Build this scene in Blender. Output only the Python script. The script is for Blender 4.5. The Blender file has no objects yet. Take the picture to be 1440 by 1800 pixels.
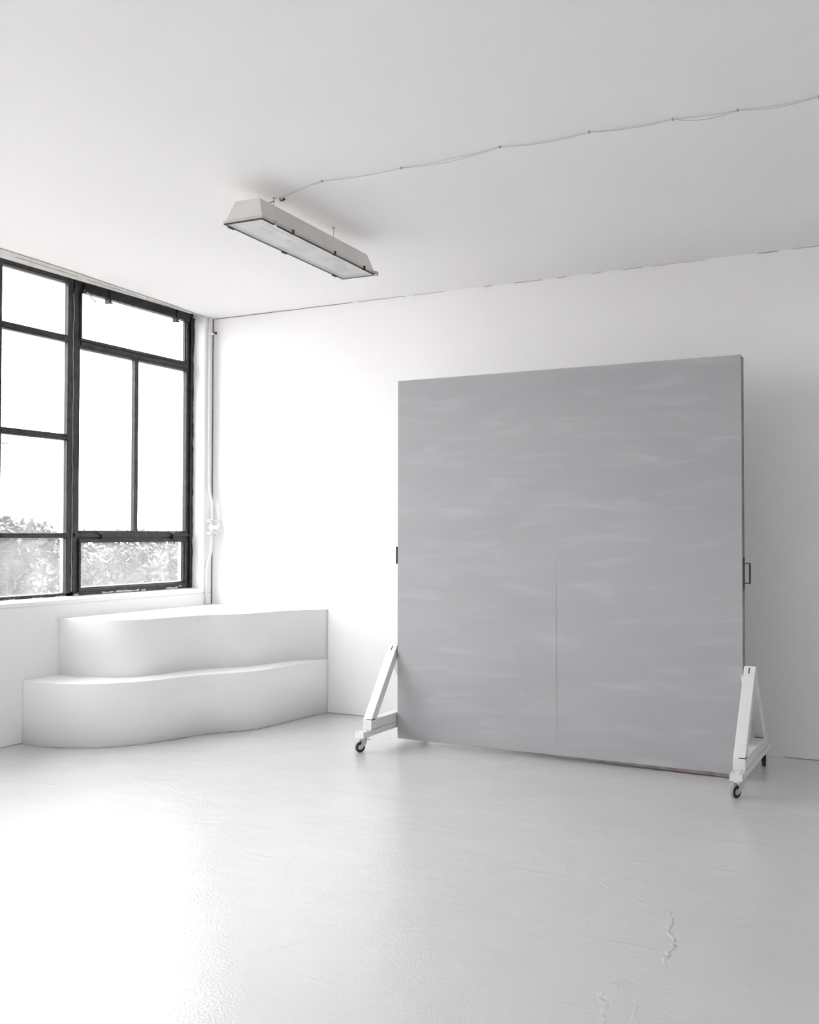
import bpy, bmesh, math, random
from mathutils import Vector, Matrix

S = bpy.context.scene
COL = S.collection
rnd = random.Random(7)

# ------------------------------------------------------------------ camera
def make_camera():
    f, pitch, roll, yaw = 1798.79, 0.0216, 0.0018, 0.4857
    cy, sy = math.cos(yaw), math.sin(yaw)
    fwd = Vector((-sy * math.cos(pitch), cy * math.cos(pitch), math.sin(pitch)))
    r = Vector((cy, sy, 0)); u = r.cross(fwd)
    r2 = r * math.cos(roll) + u * math.sin(roll)
    u2 = -r * math.sin(roll) + u * math.cos(roll)
    cam = bpy.data.cameras.new('camera')
    cam.sensor_fit = 'HORIZONTAL'; cam.sensor_width = 36.0
    cam.lens = 36.0 * f / 1440.0
    cam.clip_start = 0.05; cam.clip_end = 300
    o = bpy.data.objects.new('camera', cam); COL.objects.link(o)
    m = Matrix((r2, u2, -fwd)).transposed().to_4x4()
    m.translation = Vector((0, 0, 1.5))
    o.matrix_world = m
    S.camera = o
make_camera()

# ------------------------------------------------------------------ world: even overcast sky
w = bpy.data.worlds.new('overcast'); S.world = w; w.use_nodes = True
nt = w.node_tree; nt.nodes.clear()
wo = nt.nodes.new('ShaderNodeOutputWorld'); bg = nt.nodes.new('ShaderNodeBackground')
tc = nt.nodes.new('ShaderNodeTexCoord'); sx = nt.nodes.new('ShaderNodeSeparateXYZ')
rp = nt.nodes.new('ShaderNodeValToRGB')
rp.color_ramp.elements[0].position = 0.0; rp.color_ramp.elements[0].color = (0.80, 0.795, 0.80, 1)
rp.color_ramp.elements[1].position = 1.0; rp.color_ramp.elements[1].color = (1.0, 0.99, 0.995, 1)
nt.links.new(tc.outputs['Generated'], sx.inputs[0]); nt.links.new(sx.outputs['Z'], rp.inputs[0])
nt.links.new(rp.outputs[0], bg.inputs[0]); nt.links.new(bg.outputs[0], wo.inputs[0])
bg.inputs[1].default_value = 9.6
S.view_settings.view_transform = 'Standard'; S.view_settings.look = 'None'
S.view_settings.gamma = 1.0; S.view_settings.use_curve_mapping = False
S.view_settings.exposure = 0.0
S.cycles.use_denoising = True
S.cycles.max_bounces = 14; S.cycles.diffuse_bounces = 10; S.cycles.glossy_bounces = 4
S.cycles.transparent_max_bounces = 16; S.cycles.transmission_bounces = 6
S.cycles.sample_clamp_indirect = 12.0
S.cycles.caustics_reflective = False; S.cycles.caustics_refractive = False

# ------------------------------------------------------------------ materials
def mat(name, col, rough=0.6, metal=0.0, spec=0.5, noise=None, bump=None, ior=None):
    """noise=(scale, amount, (sx,sy,sz)); bump=(scale, strength, distance)"""
    m = bpy.data.materials.new(name); m.use_nodes = True
    t = m.node_tree; b = t.nodes['Principled BSDF']
    b.inputs['Base Color'].default_value = (*col, 1); b.inputs['Roughness'].default_value = rough
    b.inputs['Metallic'].default_value = metal; b.inputs['Specular IOR Level'].default_value = spec
    c = t.nodes.new('ShaderNodeTexCoord')
    if noise:
        sc, am, st = noise
        mp = t.nodes.new('ShaderNodeMapping'); mp.inputs['Scale'].default_value = st
        n = t.nodes.new('ShaderNodeTexNoise'); n.inputs['Scale'].default_value = sc; n.inputs['Detail'].default_value = 5
        r = t.nodes.new('ShaderNodeValToRGB')
        r.color_ramp.elements[0].position = 0.3; r.color_ramp.elements[1].position = 0.7
        r.color_ramp.elements[0].color = (*[max(0, x * (1 - am)) for x in col], 1)
        r.color_ramp.elements[1].color = (*[min(1, x * (1 + am)) for x in col], 1)
        t.links.new(c.outputs['Object'], mp.inputs[0]); t.links.new(mp.outputs[0], n.inputs['Vector'])
        t.links.new(n.outputs[0], r.inputs[0]); t.links.new(r.outputs[0], b.inputs['Base Color'])
    if bump:
        sc, st, di = bump
        n2 = t.nodes.new('ShaderNodeTexNoise'); n2.inputs['Scale'].default_value = sc; n2.inputs['Detail'].default_value = 6
        bp = t.nodes.new('ShaderNodeBump'); bp.inputs['Strength'].default_value = st; bp.inputs['Distance'].default_value = di
        t.links.new(c.outputs['Object'], n2.inputs['Vector']); t.links.new(n2.outputs[0], bp.inputs['Height'])
        t.links.new(bp.outputs[0], b.inputs['Normal'])
    return m

M = {}
M['wall'] = mat('wall_paint', (0.935, 0.932, 0.934), 0.7, spec=0.3, noise=(1.2, 0.008, (1, 1, 1)), bump=(7, 0.12, 0.01))
M['ceiling'] = mat('ceiling_paint', (0.94, 0.938, 0.94), 0.8, spec=0.2, noise=(0.9, 0.01, (1, 1, 1)), bump=(4, 0.15, 0.01))
M['step'] = mat('step_paint', (0.95, 0.95, 0.95), 0.5, spec=0.4, bump=(5, 0.1, 0.01))
M['plaster'] = mat('old_plaster', (0.66, 0.64, 0.61), 0.8, noise=(14, 0.10, (1, 1, 1)), bump=(30, 0.5, 0.01))
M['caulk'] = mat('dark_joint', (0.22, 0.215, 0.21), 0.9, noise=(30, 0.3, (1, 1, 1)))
M['joint'] = mat('grey_joint', (0.42, 0.41, 0.40), 0.9, noise=(20, 0.3, (1, 1, 1)))
M['white_wood'] = mat('white_painted_timber', (0.80, 0.80, 0.795), 0.45, spec=0.4, noise=(9, 0.03, (1, 1, 6)), bump=(25, 0.1, 0.004))
M['slot'] = mat('dark_gap', (0.03, 0.03, 0.03), 0.8)
M['edge'] = mat('raw_board_edge', (0.30, 0.245, 0.215), 0.8, noise=(12, 0.25, (1, 1, 1)))
M['black_metal'] = mat('black_steel', (0.018, 0.018, 0.019), 0.4)
M['zinc'] = mat('zinc_plate', (0.60, 0.66, 0.67), 0.35, metal=0.6, noise=(40, 0.15, (1, 1, 1)))
M['rubber'] = mat('dark_rubber', (0.035, 0.038, 0.042), 0.6)
M['tread'] = mat('grey_tread', (0.30, 0.31, 0.32), 0.6)
M['hub'] = mat('grey_plastic_hub', (0.50, 0.52, 0.53), 0.5)
M['pipe'] = mat('pipe_gloss_paint', (0.84, 0.835, 0.82), 0.3, noise=(30, 0.04, (1, 1, 1)))
M['housing'] = mat('beige_grey_enamel', (0.70, 0.682, 0.645), 0.45, noise=(5, 0.05, (1, 1, 1)), bump=(18, 0.08, 0.004))
M['rim'] = mat('rim_enamel', (0.55, 0.53, 0.49), 0.45, noise=(8, 0.08, (1, 1, 1)))
M['gasket'] = mat('black_gasket', (0.035, 0.033, 0.03), 0.7)
M['reflector'] = mat('white_reflector', (0.88, 0.91, 0.90), 0.5)
M['tube'] = mat('fluorescent_glass', (0.90, 0.91, 0.90), 0.25)
M['red'] = mat('red_plastic', (0.55, 0.06, 0.07), 0.45)
M['cable'] = mat('grey_white_cable', (0.60, 0.60, 0.59), 0.6)
M['clip'] = mat('cable_clip', (0.40, 0.40, 0.40), 0.6)
M['chip'] = mat('flaked_white_paint', (0.72, 0.72, 0.70), 0.7, noise=(60, 0.3, (1, 1, 1)))
M['putty'] = mat('white_putty', (0.72, 0.70, 0.68), 0.7)
M['leaf'] = mat('leaf_green', (0.042, 0.055, 0.045), 0.5, noise=(3, 0.45, (1, 1, 1)))
M['stem'] = mat('stem_brown', (0.10, 0.075, 0.05), 0.9)
M['ground'] = mat('outdoor_ground', (0.30, 0.29, 0.28), 0.95, noise=(1.3, 0.2, (1, 1, 1)))
M['roof'] = mat('grey_slate', (0.12, 0.12, 0.13), 0.8, noise=(6, 0.2, (1, 1, 1)))
M['render'] = mat('pale_render', (0.17, 0.17, 0.165), 0.9)
M['dark_glass'] = mat('far_window_glass', (0.05, 0.06, 0.07), 0.1)

def floor_material():
    m = mat('floor_gloss_paint', (0.70, 0.70, 0.70), 0.2, spec=0.5)
    t = m.node_tree; b = t.nodes['Principled BSDF']; L = t.links.new
    c = t.nodes.new('ShaderNodeTexCoord')
    # colour: faint tone, scuffs, tiny dark specks
    n = t.nodes.new('ShaderNodeTexNoise'); n.inputs['Scale'].default_value = 0.8; n.inputs['Detail'].default_value = 6
    r = t.nodes.new('ShaderNodeValToRGB')
    r.color_ramp.elements[0].position = 0.3; r.color_ramp.elements[0].color = (0.675, 0.675, 0.677, 1)
    r.color_ramp.elements[1].position = 0.7; r.color_ramp.elements[1].color = (0.715, 0.715, 0.717, 1)
    v = t.nodes.new('ShaderNodeTexVoronoi'); v.inputs['Scale'].default_value = 3.1
    vr = t.nodes.new('ShaderNodeValToRGB')
    vr.color_ramp.elements[0].position = 0.012; vr.color_ramp.elements[0].color = (1, 1, 1, 1)
    vr.color_ramp.elements[1].position = 0.02; vr.color_ramp.elements[1].color = (0, 0, 0, 1)
    gate = t.nodes.new('ShaderNodeTexNoise'); gate.inputs['Scale'].default_value = 2.3
    gr = t.nodes.new('ShaderNodeValToRGB')
    gr.color_ramp.elements[0].position = 0.56; gr.color_ramp.elements[1].position = 0.60
    mul = t.nodes.new('ShaderNodeMath'); mul.operation = 'MULTIPLY'
    mul2 = t.nodes.new('ShaderNodeMath'); mul2.operation = 'MULTIPLY'; mul2.inputs[1].default_value = 0.8
    mx = t.nodes.new('ShaderNodeMixRGB'); mx.inputs[2].default_value = (0.25, 0.24, 0.23, 1)
    L(c.outputs['Object'], n.inputs['Vector']); L(c.outputs['Object'], v.inputs['Vector']); L(c.outputs['Object'], gate.inputs['Vector'])
    L(n.outputs[0], r.inputs[0]); L(v.outputs['Distance'], vr.inputs[0]); L(gate.outputs[0], gr.inputs[0])
    L(vr.outputs[0], mul.inputs[0]); L(gr.outputs[0], mul.inputs[1]); L(mul.outputs[0], mul2.inputs[0]); L(mul2.outputs[0], mx.inputs[0])
    L(r.outputs[0], mx.inputs[1]); L(mx.outputs[0], b.inputs['Base Color'])
    b.inputs['Coat Weight'].default_value = 1.0; b.inputs['Coat Roughness'].default_value = 0.14
    # roughness variation
    rn = t.nodes.new('ShaderNodeTexNoise'); rn.inputs['Scale'].default_value = 1.7; rn.inputs['Detail'].default_value = 8
    rm = t.nodes.new('ShaderNodeMapRange'); rm.inputs['To Min'].default_value = 0.28; rm.inputs['To Max'].default_value = 0.52
    L(c.outputs['Object'], rn.inputs['Vector']); L(rn.outputs[0], rm.inputs[0]); L(rm.outputs[0], b.inputs['Roughness'])
    # relief: trowel waves, orange-peel, cracks
    a1 = t.nodes.new('ShaderNodeTexNoise'); a1.inputs['Scale'].default_value = 2.2; a1.inputs['Detail'].default_value = 3
    a2 = t.nodes.new('ShaderNodeTexNoise'); a2.inputs['Scale'].default_value = 95; a2.inputs['Detail'].default_value = 3
    # trowel scratches: stretched, masked noise
    mp = t.nodes.new('ShaderNodeMapping'); mp.inputs['Scale'].default_value = (1.0, 5.0, 1); mp.inputs['Rotation'].default_value = (0, 0, 0.5)
    a3 = t.nodes.new('ShaderNodeTexNoise'); a3.inputs['Scale'].default_value = 2.0; a3.inputs['Detail'].default_value = 8
    a3r = t.nodes.new('ShaderNodeMapRange'); a3r.inputs['From Min'].default_value = 0.64; a3r.inputs['From Max'].default_value = 0.72
    b1 = t.nodes.new('ShaderNodeBump'); b1.inputs['Strength'].default_value = 0.35; b1.inputs['Distance'].default_value = 0.02
    b2 = t.nodes.new('ShaderNodeBump'); b2.inputs['Strength'].default_value = 0.38; b2.inputs['Distance'].default_value = 0.004
    b3 = t.nodes.new('ShaderNodeBump'); b3.inputs['Strength'].default_value = 0.4; b3.inputs['Distance'].default_value = 0.002
    L(c.outputs['Object'], a1.inputs['Vector']); L(c.outputs['Object'], a2.inputs['Vector'])
    L(c.outputs['Object'], mp.inputs[0]); L(mp.outputs[0], a3.inputs['Vector']); L(a3.outputs[0], a3r.inputs[0])
    L(a1.outputs[0], b1.inputs['Height']); L(a2.outputs[0], b2.inputs['Height']); L(a3r.outputs[0], b3.inputs['Height'])
    L(b1.outputs[0], b2.inputs['Normal']); L(b2.outputs[0], b3.inputs['Normal']); L(b3.outputs[0], b.inputs['Normal']); L(b3.outputs[0], b.inputs['Coat Normal'])
    return m
M['floor'] = floor_material()

def canvas_material():
    """grey roller-painted board, broad horizontal strokes and pale scuffs"""
    m = mat('grey_backdrop_paint', (0.4, 0.4, 0.41), 0.62, spec=0.35)
    t = m.node_tree; b = t.nodes['Principled BSDF']; L = t.links.new
    c = t.nodes.new('ShaderNodeTexCoord')
    def stretched(scale, st, det=6, rot=0.0):
        mp = t.nodes.new('ShaderNodeMapping'); mp.inputs['Scale'].default_value = st; mp.inputs['Rotation'].default_value = (0, rot, 0)
        n = t.nodes.new('ShaderNodeTexNoise'); n.inputs['Scale'].default_value = scale; n.inputs['Detail'].default_value = det
        n.inputs['Distortion'].default_value = 0.6
        L(c.outputs['Object'], mp.inputs[0]); L(mp.outputs[0], n.inputs['Vector']); return n
    n1 = stretched(1.0, (0.8, 1, 2.6), 8); n2 = stretched(2.6, (0.8, 1, 4.2), 12, 0.06)
    r1 = t.nodes.new('ShaderNodeValToRGB')
    r1.color_ramp.elements[0].position = 0.25; r1.color_ramp.elements[0].color = (0.385, 0.389, 0.399, 1)
    r1.color_ramp.elements[1].position = 0.75; r1.color_ramp.elements[1].color = (0.430, 0.433, 0.442, 1)
    r2 = t.nodes.new('ShaderNodeValToRGB')
    r2.color_ramp.elements[0].position = 0.52; r2.color_ramp.elements[0].color = (0, 0, 0, 1)
    r2.color_ramp.elements[1].position = 0.85; r2.color_ramp.elements[1].color = (0.62, 0.62, 0.62, 1)
    mx = t.nodes.new('ShaderNodeMixRGB'); mx.inputs[2].default_value = (0.53, 0.535, 0.548, 1)
    L(n1.outputs[0], r1.inputs[0]); L(n2.outputs[0], r2.inputs[0]); L(r2.outputs[0], mx.inputs[0]); L(r1.outputs[0], mx.inputs[1])
    L(mx.outputs[0], b.inputs['Base Color'])
    bp = t.nodes.new('ShaderNodeBump'); bp.inputs['Strength'].default_value = 0.12; bp.inputs['Distance'].default_value = 0.004
    L(n2.outputs[0], bp.inputs['Height']); L(bp.outputs[0], b.inputs['Normal'])
    return m
M['canvas'] = canvas_material()

def frame_material():
    """black painted steel with worn, paler flecks"""
    m = mat('black_window_steel', (0.035, 0.037, 0.04), 0.38, spec=0.5)
    t = m.node_tree; b = t.nodes['Principled BSDF']; L = t.links.new
    c = t.nodes.new('ShaderNodeTexCoord')
    n = t.nodes.new('ShaderNodeTexNoise'); n.inputs['Scale'].default_value = 16; n.inputs['Detail'].default_value = 8
    r = t.nodes.new('ShaderNodeValToRGB')
    r.color_ramp.elements[0].position = 0.35; r.color_ramp.elements[0].color = (0.011, 0.011, 0.012, 1)
    r.color_ramp.elements[1].position = 0.62; r.color_ramp.elements[1].color = (0.032, 0.033, 0.035, 1)
    e = r.color_ramp.elements.new(0.74); e.color = (0.05, 0.05, 0.052, 1)
    e = r.color_ramp.elements.new(0.77); e.color = (0.4, 0.4, 0.39, 1)
    bp = t.nodes.new('ShaderNodeBump'); bp.inputs['Strength'].default_value = 0.5; bp.inputs['Distance'].default_value = 0.004
    L(c.outputs['Object'], n.inputs['Vector']); L(n.outputs[0], r.inputs[0]); L(r.outputs[0], b.inputs['Base Color'])
    L(n.outputs[0], bp.inputs['Height']); L(bp.outputs[0], b.inputs['Normal'])
    return m
M['frame'] = frame_material()

def pane_material(name, haze, blotch=0.0):
    """clear glass with a film of dirt that scatters a little daylight"""
    m = bpy.data.materials.new(name); m.use_nodes = True; t = m.node_tree; t.nodes.clear(); L = t.links.new
    o = t.nodes.new('ShaderNodeOutputMaterial')
    tr = t.nodes.new('ShaderNodeBsdfTransparent'); tr.inputs[0].default_value = (0.985, 0.985, 0.985, 1)
    tl = t.nodes.new('ShaderNodeBsdfTranslucent'); tl.inputs[0].default_value = (0.95, 0.95, 0.95, 1)
    gl = t.nodes.new('ShaderNodeBsdfGlossy'); gl.inputs['Roughness'].default_value = 0.02
    lwt = t.nodes.new('ShaderNodeLayerWeight'); pw = t.nodes.new('ShaderNodeMath'); pw.operation = 'POWER'; pw.inputs[1].default_value = 5.0
    fr = t.nodes.new('ShaderNodeMath'); fr.operation = 'MULTIPLY_ADD'; fr.inputs[1].default_value = 0.9; fr.inputs[2].default_value = 0.035
    L(lwt.outputs['Facing'], pw.inputs[0]); L(pw.outputs[0], fr.inputs[0])
    m1 = t.nodes.new('ShaderNodeMixShader'); m2 = t.nodes.new('ShaderNodeMixShader')
    c = t.nodes.new('ShaderNodeTexCoord'); n = t.nodes.new('ShaderNodeTexNoise'); n.inputs['Scale'].default_value = 4; n.inputs['Detail'].default_value = 6
    mr = t.nodes.new('ShaderNodeMapRange'); mr.inputs['From Min'].default_value = 0.35; mr.inputs['From Max'].default_value = 0.65
    mr.inputs['To Min'].default_value = haze; mr.inputs['To Max'].default_value = haze + blotch
    L(c.outputs['Object'], n.inputs['Vector']); L(n.outputs[0], mr.inputs[0]); L(mr.outputs[0], m1.inputs[0])
    L(tr.outputs[0], m1.inputs[1]); L(tl.outputs[0], m1.inputs[2])
    L(fr.outputs[0], m2.inputs[0]); L(m1.outputs[0], m2.inputs[1]); L(gl.outputs[0], m2.inputs[2]); L(m2.outputs[0], o.inputs[0])
    return m
M['pane'] = pane_material('window_glass', 0.035, 0.015)
M['pane_dirty'] = pane_material('window_glass_dirty', 0.055, 0.035)
M['diffuser'] = pane_material('lamp_diffuser', 0.22, 0.06)

def brick_material():
    m = mat('far_brick', (0.3, 0.15, 0.12), 0.9); t = m.node_tree; b = t.nodes['Principled BSDF']
    c = t.nodes.new('ShaderNodeTexCoord'); mp = t.nodes.new('ShaderNodeMapping'); mp.inputs['Rotation'].default_value = (math.pi / 2, 0, math.pi / 2)
    k = t.nodes.new('ShaderNodeTexBrick'); k.inputs['Scale'].default_value = 4
    k.inputs['Color1'].default_value = (0.13, 0.065, 0.055, 1); k.inputs['Color2'].default_value = (0.10, 0.05, 0.045, 1)
    k.inputs['Mortar'].default_value = (0.2, 0.19, 0.17, 1)
    t.links.new(c.outputs['Object'], mp.inputs[0]); t.links.new(mp.outputs[0], k.inputs['Vector']); t.links.new(k.outputs[0], b.inputs['Base Color'])
    return m
M['brick'] = brick_material()

# ------------------------------------------------------------------ helpers
def box(bm, x0, y0, z0, x1, y1, z1):
    v = [bm.verts.new(p) for p in ((x0, y0, z0), (x1, y0, z0), (x1, y1, z0), (x0, y1, z0),
                                   (x0, y0, z1), (x1, y0, z1), (x1, y1, z1), (x0, y1, z1))]
    for f in ((3, 2, 1, 0), (4, 5, 6, 7), (0, 1, 5, 4), (1, 2, 6, 5), (2, 3, 7, 6), (3, 0, 4, 7)):
        bm.faces.new([v[i] for i in f])

def boxes(*bs):
    bm = bmesh.new()
    for b in bs: box(bm, *b)
    return bm

def prism(bm, poly, axis, a, b):
    """extrude 2-D polygon along axis (0:x -> poly (y,z); 1:y -> (x,z); 2:z -> (x,y))"""
    def P(p, t):
        return {0: (t, p[0], p[1]), 1: (p[0], t, p[1]), 2: (p[0], p[1], t)}[axis]
    A = [bm.verts.new(P(p, a)) for p in poly]; B = [bm.verts.new(P(p, b)) for p in poly]
    n = len(poly)
    bm.faces.new(A[::-1]); bm.faces.new(B)
    for i in range(n): bm.faces.new((A[i], A[(i + 1) % n], B[(i + 1) % n], B[i]))

def tube(bm, pts, r, seg=10, close=False):
    pts = [Vector(p) for p in pts]; rings = []; n = len(pts)
    up = Vector((0, 0, 1)); prev = None
    for i, p in enumerate(pts):
        a = pts[(i - 1) % n] if (close or i) else p; b = pts[(i + 1) % n] if (close or i < n - 1) else p
        d = (b - a).normalized()
        if prev is None:
            s = d.cross(up)
            if s.length < 1e-3: s = d.cross(Vector((1, 0, 0)))
        else:
            s = prev - d * prev.dot(d)
        s.normalize(); prev = s; q = d.cross(s)
        rr = r[i] if isinstance(r, (list, tuple)) else r
        rings.append([bm.verts.new(p + s * (rr * math.cos(2 * math.pi * k / seg)) + q * (rr * math.sin(2 * math.pi * k / seg))) for k in range(seg)])
    m = n if close else n - 1
    for i in range(m):
        A, B = rings[i], rings[(i + 1) % n]
        for k in range(seg): bm.faces.new((A[k], A[(k + 1) % seg], B[(k + 1) % seg], B[k]))
    if not close:
        bm.faces.new(rings[0][::-1]); bm.faces.new(rings[-1])

def lathe(bm, prof, seg, mtx):
    """prof (radius, height) revolved about local z, transformed by mtx; closed ends"""
    rings = []
    for r, h in prof:
        rings.append([bm.verts.new(mtx @ Vector((r * math.cos(2 * math.pi * k / seg), r * math.sin(2 * math.pi * k / seg), h))) for k in range(seg)])
    for A, B in zip(rings, rings[1:]):
        for k in range(seg): bm.faces.new((A[k], A[(k + 1) % seg], B[(k + 1) % seg], B[k]))
    bm.faces.new(rings[0][::-1]); bm.faces.new(rings[-1])

def obj(name, bm, m, parent=None, bevel=0.0, smooth=False, seg=2, label=None):
    bmesh.ops.recalc_face_normals(bm, faces=bm.faces)
    me = bpy.data.meshes.new(name); bm.to_mesh(me); bm.free()
    me.materials.append(M[m] if isinstance(m, str) else m)
    o = bpy.data.objects.new(name, me); COL.objects.link(o)
    if parent: o.parent = parent
    if smooth:
        for p in me.polygons: p.use_smooth = True
    if bevel:
        b = o.modifiers.new('bevel', 'BEVEL'); b.width = bevel; b.segments = seg; b.limit_method = 'ANGLE'
    if label: o['label'] = label
    return o

def thing(name, label, cat, loc=(0, 0, 0), rotz=0.0, group=None):
    o = bpy.data.objects.new(name, None); COL.objects.link(o)
    o.location = loc; o.rotation_euler = (0, 0, rotz)
    o['label'] = label; o['category'] = cat
    if group: o['group'] = group
    return o

def tag(o, label, cat, group=None):
    o['label'] = label; o['category'] = cat
    if group: o['group'] = group
    return o

def struct(name, bm, m, label, cat='wall', bevel=0.0, smooth=False):
    o = obj(name, bm, m, None, bevel, smooth); o['kind'] = 'structure'; o['label'] = label; o['category'] = cat
    return o

def frame_empty(name, label, cat, loc=(0, 0, 0)):
    o = thing(name, label, cat, loc); o['kind'] = 'structure'; return o

# ------------------------------------------------------------------ room shell
X = -5.866; YB = 7.309; ZC = 3.438; XR = 8.0; YF = -1.4
WT = 0.25                                  # wall thickness on the window side
ZS = 1.005                                 # sill height

floor = struct('floor', boxes((X - WT, YF, -0.1, XR, YB, 0.0)), 'floor', 'glossy pale grey painted concrete floor', 'floor')
ceiling = struct('ceiling', boxes((X, YF, ZC, XR, YB + 0.2, ZC + 0.25)), 'ceiling', 'flat white painted ceiling', 'ceiling')
wall_back = struct('wall_back', boxes((X - WT, YB, -0.1, XR, YB + 0.25, ZC + 0.25)), 'wall', 'long white wall behind the grey rolling backdrop')
wall_right = struct('wall_right', boxes((XR, YF, -0.1, XR + 0.2, YB, ZC + 0.25)), 'wall', 'white side wall opposite the windows, outside the view')
wall_front = struct('wall_front', boxes((X - WT, YF - 0.2, -0.1, XR + 0.2, YF, ZC + 0.25)), 'wall', 'white wall behind the camera, outside the view')
YP = 7.190                                 # window reveal next to the corner
lw = bmesh.new()
box(lw, X - WT, YF, 0, X, YB, ZS - 0.03)                   # wall below the windows
box(lw, X - WT, YP, ZS - 0.03, X, YB, ZC + 0.25)           # pier in the corner
box(lw, X - WT, YF, ZS - 0.03, X, YF + 0.25, ZC + 0.25)    # pier behind the camera
box(lw, X - WT, YF + 0.25, 3.50, X - 0.001, YP, ZC + 0.25) # lintel above the windows
wall_left = struct('wall_left', lw, 'wall', 'white window wall with the low parapet under the black windows', bevel=0.012)
# sloped sill ledge
sb = bmesh.new()
prism(sb, [(X + 0.002, ZS - 0.03), (X + 0.002, ZS - 0.004), (X - 0.004, ZS), (X - 0.14, ZS + 0.014), (X - 0.20, ZS + 0.014), (X - WT - 0.03, ZS - 0.004), (X - WT - 0.03, ZS - 0.03)], 1, YF + 0.25, YP)
sill = struct('trim_1', sb, 'wall', 'white painted window ledge below the black windows', 'window sill')
# rough plaster strip where the ceiling meets the window head
tb = bmesh.new()
edge = [(7.25, -5.856), (7.06, -5.850), (6.67, -5.806), (6.08, -5.762), (5.44, -5.712), (4.81, -5.688), (3.8, -5.66), (2.0, -5.64), (-1.1, -5.64)]
prism(tb, [(x, y) for y, x in edge] + [(X - 0.002, -1.1), (X - 0.002, 7.25)], 2, ZC - 0.006, ZC + 0.001)
plaster = struct('trim_2', tb, 'plaster', 'rough grey plaster strip between ceiling and window heads', 'trim')
# a second, thinner lip of plaster with a shadow groove
for (ya, xa), (yb, xb) in zip([(7.0, -5.865), (6.3, -5.83), (5.6, -5.79)], [(6.4, -5.835), (5.7, -5.80), (5.0, -5.765)]):
    rb = bmesh.new(); prism(rb, [(xa, ya), (xa + 0.012, ya), (xb + 0.012, yb), (xb, yb)], 2, ZC - 0.012, ZC - 0.005)
    obj('plaster_ridge', rb, 'plaster', plaster)
eb = bmesh.new()
tube(eb, [(x + 0.003, y, ZC - 0.004) for y, x in edge], 0.0022, 5)
obj('joint_line', eb, 'joint', plaster)

# joint between back wall and ceiling: thin dark broken line
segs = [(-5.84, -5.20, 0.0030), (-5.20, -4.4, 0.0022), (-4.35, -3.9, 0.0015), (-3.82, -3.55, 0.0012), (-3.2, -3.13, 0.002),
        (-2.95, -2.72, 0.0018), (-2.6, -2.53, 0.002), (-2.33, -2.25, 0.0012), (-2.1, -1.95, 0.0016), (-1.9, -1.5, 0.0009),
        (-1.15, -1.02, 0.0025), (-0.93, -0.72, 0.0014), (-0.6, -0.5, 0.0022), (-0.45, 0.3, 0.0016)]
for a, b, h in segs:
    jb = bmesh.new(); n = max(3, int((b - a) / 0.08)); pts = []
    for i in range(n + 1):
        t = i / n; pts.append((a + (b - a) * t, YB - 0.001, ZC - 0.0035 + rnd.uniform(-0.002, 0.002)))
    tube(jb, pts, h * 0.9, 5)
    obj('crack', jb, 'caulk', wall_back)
for a, b in ((-4.63, -3.2), (-1.0, 0.4)):
    jb = bmesh.new(); pts = [(a + (b - a) * i / 14, YB - 0.001, 0.003 + rnd.uniform(-0.001, 0.001)) for i in range(15)]
    tube(jb, pts, 0.003, 5); obj('joint_line', jb, 'joint', wall_back)
# corner shade behind the pipe, put in as a dark strip
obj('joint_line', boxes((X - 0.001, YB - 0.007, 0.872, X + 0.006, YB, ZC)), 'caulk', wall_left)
# ------------------------------------------------------------------ cracks in the floor paint (raised filler ridges)
def ridge(pts, wdt, hgt, jit=0.01, sub=5):
    bm = bmesh.new(); P = []
    for (x0, y0), (x1, y1) in zip(pts, pts[1:]):
        for i in range(sub):
            t = i / sub; P.append((x0 + (x1 - x0) * t + rnd.uniform(-jit, jit), y0 + (y1 - y0) * t + rnd.uniform(-jit, jit)))
    hgt *= 1.3; P.append(pts[-1]); rows = []
    for i, (x, y) in enumerate(P):
        a = P[max(0, i - 1)]; b = P[min(len(P) - 1, i + 1)]
        d = Vector((b[0] - a[0], b[1] - a[1])); d.normalize(); nx, ny = -d.y, d.x
        k = 0.0 if i in (0, len(P) - 1) else rnd.uniform(0.35, 1.0)
        ww, hh = wdt * max(k, 0.2), hgt * k
        rows.append([bm.verts.new((x + nx * ww, y + ny * ww, -0.0005)), bm.verts.new((x, y, max(hh, 0.0))), bm.verts.new((x - nx * ww, y - ny * ww, -0.0005))])
    for A, B in zip(rows, rows[1:]):
        bm.faces.new((A[0], A[1], B[1], B[0])); bm.faces.new((A[1], A[2], B[2], B[1]))
    o = obj('crack', bm, 'floor', floor, smooth=True); return o
ridge([(-1.364, 4.38), (-1.33, 4.30), (-1.25, 4.22), (-1.14, 4.17), (-1.03, 4.10)], 0.014, 0.0022)
ridge([(-1.00, 4.12), (-0.965, 3.98), (-0.93, 3.85), (-0.905, 3.78), (-0.905, 3.66), (-0.885, 3.56)], 0.012, 0.004)
ridge([(-0.885, 3.56), (-0.90, 3.42), (-0.90, 3.28), (-0.87, 3.1), (-0.86, 2.9)], 0.012, 0.0016)
ridge([(-0.985, 3.42), (-1.0, 3.33), (-1.02, 3.27), (-0.99, 3.21), (-0.96, 3.1), (-0.93, 2.9)], 0.018, 0.0035)
ridge([(-1.535, 4.30), (-1.56, 4.05), (-1.66, 3.86), (-1.74, 3.70), (-1.80, 3.50), (-1.95, 3.40), (-2.1, 3.2), (-2.25, 2.9)], 0.012, 0.0014)
ridge([(-0.985, 3.42), (-0.8, 3.45), (-0.62, 3.52), (-0.45, 3.57)], 0.010, 0.0013)
ridge([(-1.18, 4.75), (-1.22, 4.6), (-1.30, 4.48)], 0.010, 0.0014)
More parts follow.
